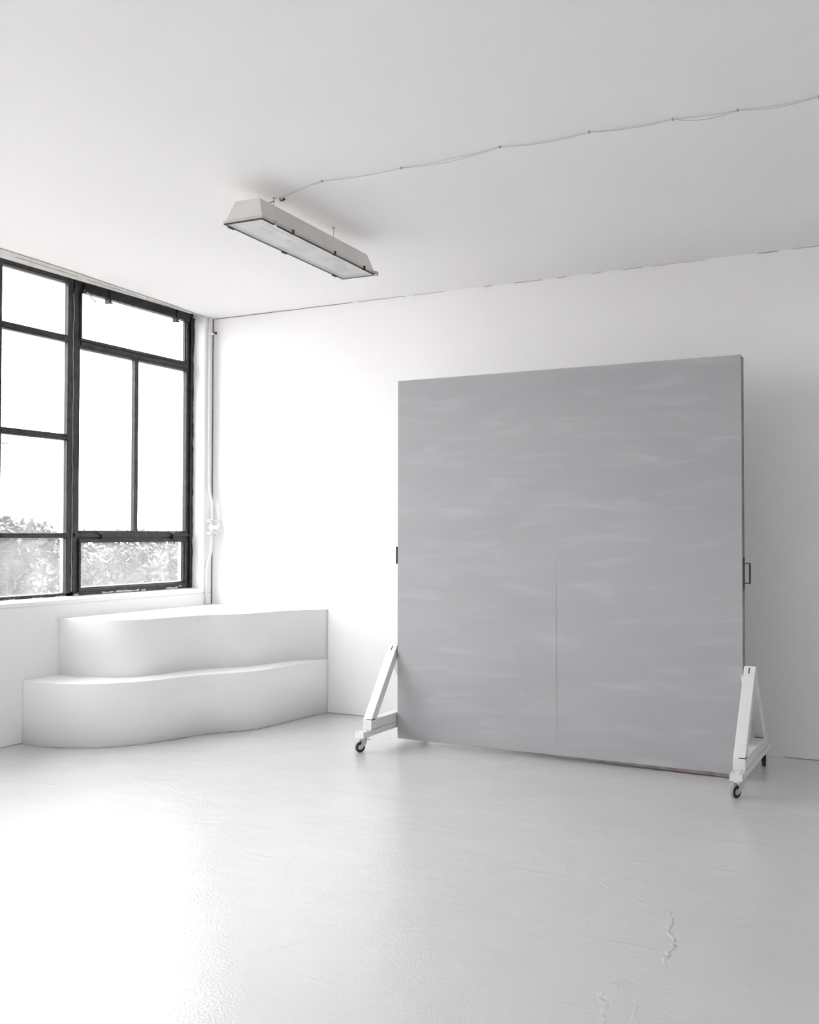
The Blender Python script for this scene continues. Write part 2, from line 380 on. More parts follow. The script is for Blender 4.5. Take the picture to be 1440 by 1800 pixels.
ridge([(-4.45, 4.75), (-4.1, 4.72), (-3.85, 4.62), (-3.6, 4.60)], 0.012, 0.0016)
ridge([(-4.7, 4.62), (-4.4, 4.45), (-4.05, 4.42)], 0.010, 0.0012)
ridge([(-3.9, 4.25), (-3.6, 4.2), (-3.35, 4.28), (-3.1, 4.22)], 0.010, 0.0012)

# ------------------------------------------------------------------ windows
XW = X - 0.14                               # room-side face of the steel frames
def bar(parent, name, y0, y1, z0, z1, prof=0.0, m='frame', depth=0.045, bevel=0.003):
    return obj(name, boxes((XW - depth, y0, z0, XW + prof, y1, z1)), m, parent, bevel)

def sash(parent, y0, y1, z0, z1, wd, prof):
    """steel sash ring with an inner stepped bead: four mitred bars joined to one frame"""
    bm = bmesh.new()
    for (a, b, c, d) in ((y0, y1, z0, z0 + wd), (y0, y1, z1 - wd, z1), (y0, y0 + wd, z0 + wd, z1 - wd), (y1 - wd, y1, z0 + wd, z1 - wd)):
        box(bm, XW - 0.03, a, c, XW + prof, b, d)
    w2 = wd * 1.45
    for (a, b, c, d) in ((y0, y1, z0, z0 + w2), (y0, y1, z1 - w2, z1), (y0, y0 + w2, z0 + w2, z1 - w2), (y1 - w2, y1, z0 + w2, z1 - w2)):
        box(bm, XW - 0.028, a, c, XW + prof - 0.012, b, d)
    return obj('sash', bm, 'frame', parent, 0.0025)

def pane(parent, y0, y1, z0, z1, m='pane'):
    return obj('pane', boxes((XW - 0.030, y0 - 0.006, z0 - 0.006, XW - 0.026, y1 + 0.006, z1 + 0.006)), m, parent)

def putty(parent, y0, y1, z0, z1):
    """glazing putty bead outside the glass, on the four sides of one pane"""
    t = 0.012; bm = boxes((XW - 0.062, y0, z0, XW - 0.031, y0 + t * 0.3, z1), (XW - 0.062, y1 - t * 0.3, z0, XW - 0.031, y1, z1),
                          (XW - 0.062, y0, z0, XW - 0.031, y1, z0 + t * 0.3), (XW - 0.062, y0, z1 - t * 0.3, XW - 0.031, y1, z1))
    return obj('putty', bm, 'putty', parent)

# --- right-hand window: hopper above, two tall panes, hopper below
w1 = frame_empty('window_1', 'black steel window nearest the corner with three tiers of panes', 'window')
Y0, Y1 = 5.79, 7.188
bar(w1, 'jamb', Y0, 5.853, 1.012, 3.5, 0.0)
bar(w1, 'jamb', 7.112, Y1, 1.012, 3.5, 0.004)
obj('jamb_flange', boxes((XW - 0.03, 7.150, 1.012, XW + 0.022, 7.172, 3.44)), 'frame', w1, 0.003)
bar(w1, 'head', Y0, Y1, 3.405, 3.5, 0.008)
bar(w1, 'bottom_rail', Y0, Y1, 1.010, 1.048, 0.006)
bar(w1, 'transom', 5.853, 7.112, 2.952, 3.014, 0.0)
obj('transom_bead', boxes((XW - 0.02, 5.853, 2.972, XW + 0.012, 7.112, 2.998)), 'frame', w1, 0.003)
bar(w1, 'transom', 5.853, 7.112, 1.458, 1.522, 0.0)
obj('transom_bead', boxes((XW - 0.02, 5.80, 1.476, XW + 0.014, 7.16, 1.500)), 'frame', w1, 0.003)
bar(w1, 'mullion', 6.464, 6.508, 1.522, 2.952, 0.0)
sash(w1, 5.845, 7.120, 1.046, 1.460, 0.022, 0.014)
sash(w1, 5.845, 7.120, 3.008, 3.43, 0.018, 0.010)
for a in ((5.875, 7.092, 3.032, 3.405, 'pane'), (5.853, 6.464, 1.522, 2.952, 'pane'), (6.508, 7.112, 1.522, 2.952, 'pane'), (5.875, 7.092, 1.078, 1.432, 'pane_dirty')):
    pane(w1, *a); putty(w1, *a[:4])
for yy, za, zb in ((6.531, 1.522, 2.952), (7.176, 1.522, 2.952), (7.176, 3.03, 3.41), (7.172, 1.08, 1.43)):
    obj('outer_flange', boxes((XW - 0.090, yy - 0.003, za, XW - 0.078, yy + 0.003, zb)), 'clip', w1)
# the dark ventilator hood and its brackets under the head
obj('vent_hood', boxes((XW - 0.01, 5.86, 3.385, XW + 0.045, 7.105, 3.46)), 'frame', w1, 0.006)
for y in (6.12, 6.93):
    obj('bracket', boxes((XW + 0.0, y - 0.010, 3.350, XW + 0.055, y + 0.010, 3.455), (XW + 0.04, y - 0.012, 3.35, XW + 0.052, y + 0.028, 3.362)), 'black_metal', w1, 0.002)
lb = bmesh.new(); tube(lb, [(XW + 0.03, 5.86, 3.405), (XW + 0.05, 5.90, 3.37), (XW + 0.06, 5.955, 3.325)], [0.008, 0.007, 0.006], 8)
obj('stay', lb, 'zinc', w1, smooth=True)
# catches on the lower transom, with a hanging pull wire
for y in (6.08, 6.93):
    cb = boxes((XW, y - 0.035, 1.492, XW + 0.034, y + 0.03, 1.508), (XW + 0.01, y - 0.012, 1.455, XW + 0.030, y + 0.012, 1.498))
    obj('catch', cb, 'black_metal', w1, 0.003)
hb = bmesh.new(); tube(hb, [(XW + 0.03, 6.935, 1.46), (XW + 0.035, 6.932, 1.435), (XW + 0.033, 6.925, 1.42)], 0.006, 8)
obj('catch_arm', hb, 'black_metal', w1, smooth=True)
hb = bmesh.new(); tube(hb, [(XW + 0.033, 6.925, 1.425), (XW + 0.035, 6.905, 1.39), (XW + 0.035, 6.875, 1.35), (XW + 0.035, 6.850, 1.305)], 0.0015, 6)
obj('pull_wire', hb, 'clip', w1)
# flaked paint on the bottom rail
for y0, y1, z in ((6.10, 6.23, 1.026), (6.25, 6.52, 1.027), (6.55, 6.60, 1.025), (6.86, 7.0, 1.026), (7.02, 7.06, 1.040), (5.80, 5.85, 1.022)):
    fb = bmesh.new(); n = 7
    top = [(y0 + (y1 - y0) * i / n, z + rnd.uniform(0.003, 0.012)) for i in range(n + 1)]
    bot = [(y0 + (y1 - y0) * i / n, z - rnd.uniform(0.001, 0.006)) for i in range(n + 1)]
    prism(fb, top + bot[::-1], 0, XW + 0.0055, XW + 0.009); obj('paint_flake', fb, 'chip', w1)
cm = boxes((XW - 0.04, 5.772, 1.012, XW - 0.012, 5.792, 3.5))
obj('coupling_strip', cm, 'slot', w1)
gb = bmesh.new(); tube(gb, [(XW - 0.004 + rnd.uniform(-0.003, 0.003), 5.786 + rnd.uniform(-0.002, 0.002), 1.05 + i * 0.08) for i in range(30)], 0.0022, 5)
obj('paint_bead', gb, 'chip', w1)
# irregular black sealant against the white reveal
kb = bmesh.new(); pts = []
for i in range(58):
    z = 1.02 + i * 0.0425; pts.append((XW + 0.012, 7.186 + rnd.uniform(-0.005, 0.005), min(z, 3.43)))
tube(kb, pts, [0.007 + rnd.uniform(-0.003, 0.004) + (0.010 if i > 50 else 0) for i in range(58)], 6)
obj('sealant', kb, 'frame', w1, smooth=True)

# --- the multi-pane windows further left, all of one pattern
def grid_window(name, ya, yb, cols, label):
    wn = frame_empty(name, label, 'window')
    bar(wn, 'jamb', yb - 0.048, yb, 1.012, 3.5, 0.0)
    bar(wn, 'jamb', ya, ya + 0.048, 1.012, 3.5, 0.0)
    bar(wn, 'head', ya, yb, 3.438, 3.5, 0.004)
    bar(wn, 'bottom_rail', ya, yb, 1.010, 1.042, 0.0)
    a0, b0 = ya + 0.048, yb - 0.048
    bw = 0.055; pw = ((b0 - a0) - bw * (cols - 1)) / cols
    zs = [(1.042, 1.466), (1.502, 2.221), (2.266, 2.982), (3.031, 3.438)]
    for k in range(1, cols):
        y = b0 - k * pw - (k - 1) * bw
        bar(wn, 'mullion', y - bw, y, 1.042, 3.438, 0.0)
    for z0, z1 in ((1.466, 1.502), (2.221, 2.266), (2.982, 3.031)):
        for k in range(cols):
            y1 = b0 - k * (pw + bw)
            o = bar(wn, 'transom', y1 - pw, y1, z0, z1, -0.004)
            obj('transom_nose', boxes((XW - 0.004, y1 - pw - 0.001, z0 + 0.010, XW + 0.008, y1 + 0.012, z0 + 0.022)), 'frame', wn, 0.003)
    for z0, z1 in zs:
        for k in range(cols):
            y1 = b0 - k * (pw + bw); pane(wn, y1 - pw, y1, z0, z1, 'pane_dirty' if z0 < 1.2 else 'pane'); putty(wn, y1 - pw, y1, z0, z1)
    return wn
w2 = grid_window('window_2', 3.03, 5.775, 4, 'black steel four-tier window cut by the left frame edge')
grid_window('window_3', 0.25, 2.99, 4, 'black steel window left of the view, beside the camera')
grid_window('window_4', -1.14, 0.21, 2, 'narrow black steel window behind the camera')
for y0 in (5.14, 5.40, 5.62):
    fb = bmesh.new(); top = [(y0 + 0.02 * i, 1.02 + rnd.uniform(0.001, 0.006)) for i in range(6)]; bot = [(y0 + 0.02 * i, 1.014 + rnd.uniform(-0.002, 0.002)) for i in range(6)]
    prism(fb, top + bot[::-1], 0, XW - 0.0005, XW + 0.003); obj('paint_flake', fb, 'chip', w2)

# ------------------------------------------------------------------ curved step platform in the corner
def smooth_curve(pts, sub=6):
    out = []; n = len(pts)
    for i in range(n - 1):
        p0 = Vector(pts[max(i - 1, 0)]); p1 = Vector(pts[i]); p2 = Vector(pts[i + 1]); p3 = Vector(pts[min(i + 2, n - 1)])
        for k in range(sub):
            t = k / sub
            out.append(0.5 * ((2 * p1) + (-p0 + p2) * t + (2 * p0 - 5 * p1 + 4 * p2 - p3) * t * t + (-p0 + 3 * p1 - 3 * p2 + p3) * t ** 3))
    out.append(Vector(pts[-1])); return out
low_pts = [(X, 5.195), (-5.70, 5.180), (-5.56, 5.205), (-5.44, 5.248), (-5.31, 5.318), (-5.205, 5.42), (-5.10, 5.57), (-5.02, 5.785),
           (-4.965, 5.99), (-4.885, 6.15), (-4.785, 6.285), (-4.71, 6.45), (-4.685, 6.70), (-4.670, 7.0), (-4.628, YB)]
up_pts = [(X, 5.53), (-5.71, 5.522), (-5.56, 5.549), (-5.40, 5.611), (-5.285, 5.72), (-5.22, 5.887), (-5.185, 6.10), (-5.12, 6.30),
          (-5.01, 6.44), (-4.915, 6.60), (-4.86, 6.85), (-4.79, 7.10), (-4.63, YB)]
plat = thing('stepped_platform', 'white two-tier platform with a wavy front built into the corner under the window', 'platform', (X, YB, 0))
def tier(name, pts, z0, z1, rr=0.008):
    pts = [(max(a, X + 0.0005), min(b, YB - 0.0005)) for a, b in pts]
    c = smooth_curve(pts); bm = bmesh.new()
    poly = c + [Vector((X, YB))]
    # inset loops give the nosing a small radius
    N = len(c); rows = []
    for inset, z in ((0, z0), (0, z1 - rr), (rr * 0.3, z1 - rr * 0.3), (rr, z1)):
        row = []
        for i, p in enumerate(c):
            a = c[max(i - 1, 0)]; b = c[min(i + 1, N - 1)]; d = (b - a).normalized(); nrm = Vector((-d.y, d.x))
            q = p + nrm * inset; row.append(bm.verts.new((q.x - X, q.y - YB, z)))
        rows.append(row)
    for A, B in zip(rows, rows[1:]):
        for i in range(N - 1): bm.faces.new((A[i], A[i + 1], B[i + 1], B[i]))
    kt = bm.verts.new((0, 0, z1)); bm.faces.new(rows[-1] + [kt])
    kb_ = bm.verts.new((0, 0, z0)); bm.faces.new(rows[0][::-1] + [kb_])
    bm.faces.new([r[0] for r in rows] + [kt, kb_]); bm.faces.new([kb_, kt] + [r[-1] for r in rows[::-1]])
    o = obj(name, bm, 'step', plat)
    for p in o.data.polygons:
        if abs(p.normal.z) < 0.9 and len(p.vertices) == 4: p.use_smooth = True
    return o
tier('lower_tier', low_pts, 0.0, 0.451)
tier('upper_tier', up_pts, 0.451, 0.871)
jb = bmesh.new(); c = smooth_curve(low_pts, 3)
tube(jb, [(p.x - X + 0.0005, p.y - YB - 0.0005, 0.0015 + rnd.uniform(-0.001, 0.001)) for p in c], [0.002 + rnd.uniform(0, 0.002) for p in c], 5)
obj('floor_joint', jb, 'joint', plat)

# ------------------------------------------------------------------ corner pipe with valve
pp = thing('wall_pipe', 'white painted pipe with a valve running down the room corner', 'pipe', (-5.846, 7.235, 0.871))
def pl(x, y, z): return (x + 5.846, y - 7.235, z - 0.871)
pb = bmesh.new()
tube(pb, [pl(*p) for p in ((-5.848, 7.235, 3.437), (-5.847, 7.235, 2.7), (-5.845, 7.235, 2.0), (-5.842, 7.235, 1.92), (-5.828, 7.235, 1.85), (-5.812, 7.235, 1.79), (-5.806, 7.235, 1.74), (-5.806, 7.235, 1.60))], 0.0115, 12)
obj('upper_pipe', pb, 'pipe', pp, smooth=True)
pb = bmesh.new()
tube(pb, [pl(*p) for p in ((-5.808, 7.235, 1.52), (-5.810, 7.235, 1.40), (-5.814, 7.235, 1.35), (-5.828, 7.232, 1.29), (-5.846, 7.226, 1.235), (-5.852, 7.222, 1.19), (-5.852, 7.218, 1.05), (-5.852, 7.215, 0.872))], 0.0125, 12)
obj('lower_pipe', pb, 'pipe', pp, smooth=True)
vb = bmesh.new(); T = Matrix.Translation(pl(-5.808, 7.235, 1.56))
lathe(vb, [(0.014, -0.05), (0.014, -0.03), (0.026, -0.015), (0.028, 0.0), (0.026, 0.015), (0.014, 0.03), (0.014, 0.05)], 16, T)
tube(vb, [pl(-5.80, 7.235, 1.56), pl(-5.74, 7.228, 1.556)], 0.017, 12)
obj('valve_body', vb, 'pipe', pp, smooth=True)
for z in (1.612, 1.500):
    for dz in (-0.011, 0.003):
        fb = bmesh.new(); lathe(fb, [(0.040, 0), (0.046, 0.002), (0.046, 0.008), (0.040, 0.010)], 6, Matrix.Translation(pl(-5.815, 7.235, z + dz)))
        obj('flange', fb, 'pipe', pp)
hb = bmesh.new(); T = Matrix.Translation(pl(-5.735, 7.226, 1.556)) @ Matrix.Rotation(math.pi / 2, 4, 'Y')
lathe(hb, [(0.012, 0), (0.020, 0.004), (0.020, 0.012), (0.010, 0.02)], 12, T)
for k in range(4):
    a = k * math.pi / 2 + 0.5; c0 = Vector(pl(-5.722, 7.226, 1.556))
    tube(hb, [c0, c0 + Vector((0.004, 0.034 * math.cos(a), 0.034 * math.sin(a)))], [0.007, 0.009], 8)
obj('valve_wheel', hb, 'pipe', pp, smooth=True)
hb = bmesh.new(); tube(hb, [pl(-5.845, 7.235, 3.287), pl(-5.805, 7.232, 3.283), pl(-5.775, 7.232, 3.288)], 0.009, 8)
obj('pipe_clamp', hb, 'pipe', pp, smooth=True)
hb = bmesh.new(); box(hb, *pl(-5.790, 7.222, 3.278), *pl(-5.770, 7.242, 3.300)); obj('clamp_screw', hb, 'black_metal', pp)

# ------------------------------------------------------------------ rolling grey backdrop with its two A-frames
PX0, PX1, PY, PT = -3.532, -1.128, 6.51, 0.098
rb_ = thing('rolling_backdrop', 'large square grey painted backdrop board on white A-frame stands with casters', 'backdrop', (-2.33, 6.58, 0))
OX, OY = 2.33, -6.58
def L3(b): return (b[0] + OX, b[1] + OY, b[2], b[3] + OX, b[4] + OY, b[5])
def lbox(*bs):
    bm = bmesh.new()
    for b in bs: box(bm, *L3(b))
    return bm
# front sheet: a shallow grid so its face is faintly uneven like stretched cloth
fm = bmesh.new(); NX, NZ = 36, 36; Z0, Z1 = 0.030, 2.610
from mathutils import noise as mn
gridv = []
for j in range(NZ + 1):
    row = []
    for i in range(NX + 1):
        x = PX0 + (PX1 - PX0) * i / NX; z = Z0 + (Z1 - Z0) * j / NZ
        if j == 0: z += 0.004 * mn.noise(Vector((x * 4, 0, 0)))
        dy = 0.0016 * mn.noise(Vector((x * 1.5, z * 1.5, 3))) if 0 < i < NX and 0 < j < NZ else 0.0
        row.append(fm.verts.new((x + OX, PY + dy + OY, z)))
    gridv.append(row)
for j in range(NZ):
    for i in range(NX): fm.faces.new((gridv[j][i], gridv[j][i + 1], gridv[j + 1][i + 1], gridv[j + 1][i]))
ret = bmesh.ops.extrude_face_region(fm, geom=list(fm.faces))
bmesh.ops.translate(fm, verts=[e for e in ret['geom'] if isinstance(e, bmesh.types.BMVert)], vec=(0, 0.012, 0))
sheet = obj('front_sheet', fm, 'canvas', rb_, smooth=False, label='grey face painted in broad horizontal strokes')
obj('seam', lbox((-2.333, PY - 0.0007, 0.035, -2.327, PY + 0.003, 2.606)), 'canvas', sheet)
for cx, cz in ((PX0 + 0.012, 0.044), (PX1 - 0.012, 2.578)):
    obj('corner_fold', lbox((cx - 0.012, PY - 0.003, cz - 0.012, cx + 0.012, PY + 0.006, cz + 0.03)), 'canvas', sheet, 0.004)
bb = bmesh.new(); prism(bb, [(PX0 + 0.002 + OX, 0.033), (PX1 - 0.002 + OX, 0.004), (PX1 - 0.002 + OX, 0.075), (PX0 + 0.002 + OX, 0.075)], 1, PY + 0.0135 + OY, PY + PT + OY)
obj('bottom_batten', bb, 'edge', rb_, 0.002, label='raw brown bottom edge of the board')
obj('batten_frame', lbox((PX0 + 0.002, PY + 0.0135, 2.545, PX1 - 0.002, PY + PT, 2.606),
                         (PX0 + 0.002, PY + 0.0135, 0.0755, PX0 + 0.05, PY + PT, 2.5445), (PX1 - 0.05, PY + 0.0135, 0.0755, PX1 - 0.002, PY + PT, 2.5445),
                         (-2.36, PY + 0.0135, 0.0755, -2.30, PY + PT, 2.5445)), 'edge', rb_, 0.002, label='raw brown timber edge frame')
for z in (0.9, 1.7):
    obj('cross_batten', lbox((PX0 + 0.0505, PY + 0.03, z, -2.3605, PY + PT - 0.01, z + 0.06), (-2.2995, PY + 0.03, z, PX1 - 0.0505, PY + PT - 0.01, z + 0.06)), 'edge', rb_)
# handles: thin black steel loops
def handle(xs, xe, z0, z1):
    bm = bmesh.new(); y = PY + 0.075; t = 0.004
    xa, xb = min(xs, xe), max(xs, xe)
    box(bm, xa + OX, y - t + OY, z0, xb + OX, y + t + OY, z0 + 0.005); box(bm, xa + OX, y - t + OY, z1 - 0.005, xb + OX, y + t + OY, z1)
    box(bm, xe - 0.004 + OX, y - 0.008 + OY, z0, xe + 0.004 + OX, y + 0.008 + OY, z1)
    d = 0.001 if xe > xs else -0.001
    box(bm, min(xs, xs + d * 3) + OX, y - 0.018 + OY, z0 - 0.035, max(xs, xs + d * 3) + OX, y + 0.02 + OY, z1 + 0.035)
    return obj('handle', bm, 'black_metal', rb_, 0.0008)
handle(PX1 - 0.002, PX1 + 0.034, 1.197, 1.325)
handle(PX0 + 0.002, PX0 - 0.048, 1.283, 1.408)

def a_frame(x0, yc):
    x1 = x0 + 0.070; ZT = 0.215; sl = 0.77
    o = obj('base_plank', lbox((x0, yc, 0.106, x1, yc + 1.035, 0.147)), 'white_wood', rb_, 0.003)
    for dy in (0.018, 0.062, 1.017, 0.973):
        for dx in (0.014, 0.056):
            sb2 = bmesh.new(); lathe(sb2, [(0.007, 0), (0.007, 0.003), (0.003, 0.006)], 8, Matrix.Translation((x0 + dx + OX, yc + dy + OY, 0.147)))
            obj('bolt_head', sb2, 'zinc', o)
    obj('base_beam', lbox((x0, yc + 0.105, 0.1480, x1, yc + 0.930, ZT)), 'white_wood', rb_, 0.003)
    obj('shadow_gap', lbox((x0 + 0.002, yc + 0.12, 0.1465, x1 - 0.001, yc + 0.92, 0.1485)), 'slot', o)
    ya = yc + 0.108; yb = ya + 0.075; yd = yc + 0.865; ye = yd - 0.078
    def P(*q): return [(a + OY, b) for a, b in q]
    # front brace, leaning back, sawn level at the top
    bm = bmesh.new(); t = 0.70 - ZT
    prism(bm, P((ya, ZT + 0.001), (yb, ZT + 0.001), (yb + sl * (t - 0.004), 0.696), (ya + sl * t, 0.70)), 0, x0 + 0.001 + OX, x1 - 0.001 + OX)
    fb = obj('brace', bm, 'white_wood', rb_, 0.003)
    bm = bmesh.new()
    for u, w_ in ((0.445, 0.477),):
        prism(bm, P((ya + sl * u - 0.0012, ZT + u), (ya + sl * u + 0.004, ZT + u), (ya + sl * w_ + 0.004, ZT + w_), (ya + sl * w_ - 0.0012, ZT + w_)), 0, x0 + 0.030 + OX, x0 + 0.036 + OX)
    obj('slit_shade', bm, 'slot', fb)  # dark strip on the face, coloured as the shaded gap between two pieces
    obj('joint_gap', lbox((x0 + 0.034, ya - 0.0015, ZT - 0.002, x1 + 0.0004, ya + 0.05, ZT + 0.004)), 'slot', fb)
    # rear brace, butted against the back of the front one
    t1 = (yd - yb) / (2 * sl); t0 = (ye - yb) / (2 * sl)
    bm = bmesh.new(); prism(bm, P((ye, ZT + 0.001), (yd, ZT + 0.001), (yd - sl * t1 + 0.001, ZT + t1), (ye - sl * t0 + 0.001, ZT + t0)), 0, x0 + 0.001 + OX, x1 - 0.001 + OX)
    rbr = obj('brace', bm, 'white_wood', rb_, 0.003)
    obj('joint_gap', lbox((x0 + 0.010, ye - 0.0015, ZT - 0.002, x1 - 0.006, ye + 0.04, ZT + 0.004)), 'slot', rbr)
    # small block nailed beside the brace head, towards the board
    if x0 > -2:
        bm = bmesh.new(); prism(bm, [(x0 - 0.0085 + OX, 0.648), (x0 + 0.0005 + OX, 0.650), (x0 + 0.0005 + OX, 0.560), (x0 - 0.004 + OX, 0.590)], 1, ya + 0.325 + OY, 6.5085 + OY)
        obj('packing_block', bm, 'white_wood', rb_, 0.001)
a_frame(-3.611, 6.045)
a_frame(-1.115, 6.000)


# casters
def caster(cx, cy, ang, trail=0.022, brake=False):
    """swivel caster below z 0.106; ang = rolling direction"""
    d = Vector((math.cos(ang), math.sin(ang), 0)); s = Vector((-d.y, d.x, 0)); R = 0.0365; zc = 0.0368
    c = Vector((cx + OX, cy + OY, 0)); ax = c + d * trail
    B = Matrix((( d.x, s.x, 0, 0), (d.y, s.y, 0, 0), (0, 0, 1, 0), (0, 0, 0, 1)))
    bm = bmesh.new()
    def lb(x0, y0, z0, x1, y1, z1, o=c):
        t = bmesh.new(); box(t, x0, y0, z0, x1, y1, z1); t.transform(Matrix.Translation(o) @ B)
        me = bpy.data.meshes.new('tmp'); t.to_mesh(me); t.free(); bm.from_mesh(me); bpy.data.meshes.remove(me)
    lb(-0.036, -0.029, 0.101, 0.036, 0.029, 0.1058)
    lathe(bm, [(0.022, 0.088), (0.024, 0.092), (0.024, 0.1005)], 18, Matrix.Translation(c))
    lb(-0.020, -0.021, 0.083, 0.018, 0.021, 0.088)
    # fork cheeks: tapered plates down to the axle
    for sg in (-1, 1):
        y0, y1 = (sg * 0.0205, sg * 0.0185)
        poly = [(-0.020, 0.087), (0.018, 0.087), (0.022, 0.064), (trail + 0.006, 0.030), (trail - 0.010, 0.028), (-0.016, 0.058)]
        t = bmesh.new(); prism(t, poly, 1, min(y0, y1), max(y0, y1)); t.transform(Matrix.Translation(c) @ B)
        me = bpy.data.meshes.new('tmp'); t.to_mesh(me); t.free(); bm.from_mesh(me); bpy.data.meshes.remove(me)
    ca = obj('caster', bm, 'zinc', rb_, 0.001, label='zinc swivel caster with a dark rubber tyre')
    wm = Matrix.Translation(ax + Vector((0, 0, zc))) @ B @ Matrix.Rotation(math.pi / 2, 4, 'X')
    bm = bmesh.new(); lathe(bm, [(0.016, -0.0125), (0.031, -0.0135), (R - 0.002, -0.0115), (R, -0.007), (R, 0.007), (R - 0.002, 0.0115), (0.031, 0.0135), (0.016, 0.0125)], 36, wm)
    obj('wheel', bm, 'rubber', ca, smooth=True)
    bm = bmesh.new(); lathe(bm, [(R - 0.004, -0.0110), (R + 0.0003, -0.0085), (R + 0.0003, 0.0085), (R - 0.004, 0.0110)], 36, wm)
    obj('tread', bm, 'tread' if cy < 6.5 else 'rubber', ca, smooth=True)  # rear treads coloured dark for the shade they stand in
    bm = bmesh.new(); lathe(bm, [(0.006, -0.0150), (0.015, -0.0142), (0.0175, -0.0128), (0.0175, 0.0128), (0.015, 0.0142), (0.006, 0.0150)], 24, wm)
    obj('wheel_hub', bm, 'hub', ca, smooth=True)
    bm = bmesh.new(); lathe(bm, [(0.005, -0.024), (0.006, -0.023), (0.006, 0.023), (0.005, 0.024)], 10, wm)
    obj('axle_bolt', bm, 'zinc', ca)
    if brake:
        bm = bmesh.new()
        t = bmesh.new(); prism(t, [(-0.052, 0.078), (-0.050, 0.083), (-0.020, 0.092), (0.0, 0.090), (0.0, 0.086), (-0.02, 0.086)], 1, -0.016, 0.016); t.transform(Matrix.Translation(c) @ B)
        me = bpy.data.meshes.new('tmp'); t.to_mesh(me); t.free(); bm.from_mesh(me); bpy.data.meshes.remove(me)
        obj('brake_lever', bm, 'zinc', ca)
    return ca
caster(-3.585, 6.115, math.radians(236), 0.026, True)
caster(-1.078, 6.078, math.radians(241), 0.026, True)
caster(-3.576, 7.030, math.radians(100), 0.022)
caster(-1.082, 7.000, math.radians(278), 0.022)

# ------------------------------------------------------------------ hanging trough light
lt = thing('ceiling_light', 'grey metal trough light hanging on short chains below the ceiling', 'ceiling light', (-3.422, 5.145, 3.200), math.radians(2.4))
HL, HW = 0.672, 0.128                      # half length / half width of the rim
def loft(bm, a, b):
    A = [bm.verts.new(p) for p in a]; Bv = [bm.verts.new(p) for p in b]
    for i in range(4): bm.faces.new((A[i], A[(i + 1) % 4], Bv[(i + 1) % 4], Bv[i]))
    return A, Bv
bm = bmesh.new()
def rect(hw, hl, z): return [(-hw, -hl, z), (hw, -hl, z), (hw, hl, z), (-hw, hl, z)]
loft(bm, rect(0.119, HL - 0.012, 0.020), rect(0.079, HL - 0.045, 0.134))
vs = [v for v in bm.verts if v.co.z > 0.1]; bm.faces.new(vs)
hs = obj('housing', bm, 'housing', lt); sm = hs.modifiers.new('solid', 'SOLIDIFY'); sm.thickness = 0.0015; sm.offset = 0
bv = hs.modifiers.new('bevel', 'BEVEL'); bv.width = 0.002; bv.segments = 2
bm = bmesh.new(); loft(bm, rect(0.113, HL - 0.02, 0.022), rect(0.070, HL - 0.055, 0.118))
vs = [v for v in bm.verts if v.co.z > 0.1]; bm.faces.new(vs); obj('reflector', bm, 'reflector', lt)
def ring(hw0, hl0, hw1, hl1, z0, z1):
    return [(-hw1, -hl1, z0, hw1, -hl0, z1), (-hw1, hl0, z0, hw1, hl1, z1), (-hw1, -hl0, z0, -hw0, hl0, z1), (hw0, -hl0, z0, hw1, hl0, z1)]
obj('rim', boxes(*ring(0.112, HL - 0.019, HW, HL, 0.006, 0.021)), 'rim', lt, 0.002)
obj('gasket', boxes(*ring(0.117, HL - 0.012, HW - 0.002, HL - 0.002, 0.0005, 0.0058)), 'gasket', lt)
obj('diffuser', boxes((-0.1165, -HL + 0.0125, 0.001, 0.1165, HL - 0.0125, 0.005)), 'diffuser', lt)
bm = bmesh.new(); prism(bm, [(-0.026, 0.117), (0.026, 0.117), (0.012, 0.062), (-0.012, 0.062)], 1, -0.60, 0.60)
obj('gear_tray', bm, 'tube', lt)
for x in (-0.055, 0.055):
    bm = bmesh.new(); tube(bm, [(x, -0.60, 0.070), (x, 0.60, 0.070)], 0.013, 14); obj('fluorescent_tube', bm, 'tube', lt, smooth=True)
for s, ys in ((1, (-0.54, -0.36, 0.12, 0.50)), (-1, (-0.60, -0.05, 0.56))):
    for y in ys:
        ln = 0.05 if (s < 0) else 0.018
        obj('clip', boxes((min(s * 0.118, s * 0.133), y - ln / 2, -0.003, max(s * 0.118, s * 0.133), y + ln / 2, 0.024),), 'rim' if s > 0 and y < -0.4 else 'gasket', lt, 0.001)
obj('corner_latch', boxes((0.118, HL - 0.03, -0.002, 0.142, HL + 0.004, 0.024)), 'rim', lt, 0.003)
# suspension: ceiling hooks, chains
rot = Matrix.Rotation(-math.radians(2.4), 4, 'Z')
def lw_(x, y, z): return rot @ (Vector((x, y, z)) - Vector((-3.422, 5.145, 3.200)))
def link(bm, c, d, side, a=0.010, b=0.007, r=0.0026):
    d = d.normalized(); side = (side - d * side.dot(d)).normalized(); pts = []
    for k in range(12):
        t = 2 * math.pi * k / 12; pts.append(c + d * (a * math.cos(t)) + side * (b * math.sin(t)))
    tube(bm, pts, r, 6, close=True)
def chain(p0, p1, n):
    bm = bmesh.new(); p0 = lw_(*p0); p1 = lw_(*p1); d = p1 - p0
    for i in range(n):
        c = p0 + d * ((i + 0.5) / n); link(bm, c, d, Vector((1, 0.2, 0)) if i % 2 else Vector((0.1, 1, 0)), a=d.length / n * 0.72)
    return obj('chain', bm, 'black_metal', lt, smooth=True)
chain((-3.437, 4.822, 3.385), (-3.385, 4.835, 3.334), 4)
chain((-3.430, 5.462, 3.362), (-3.430, 5.462, 3.334), 2)
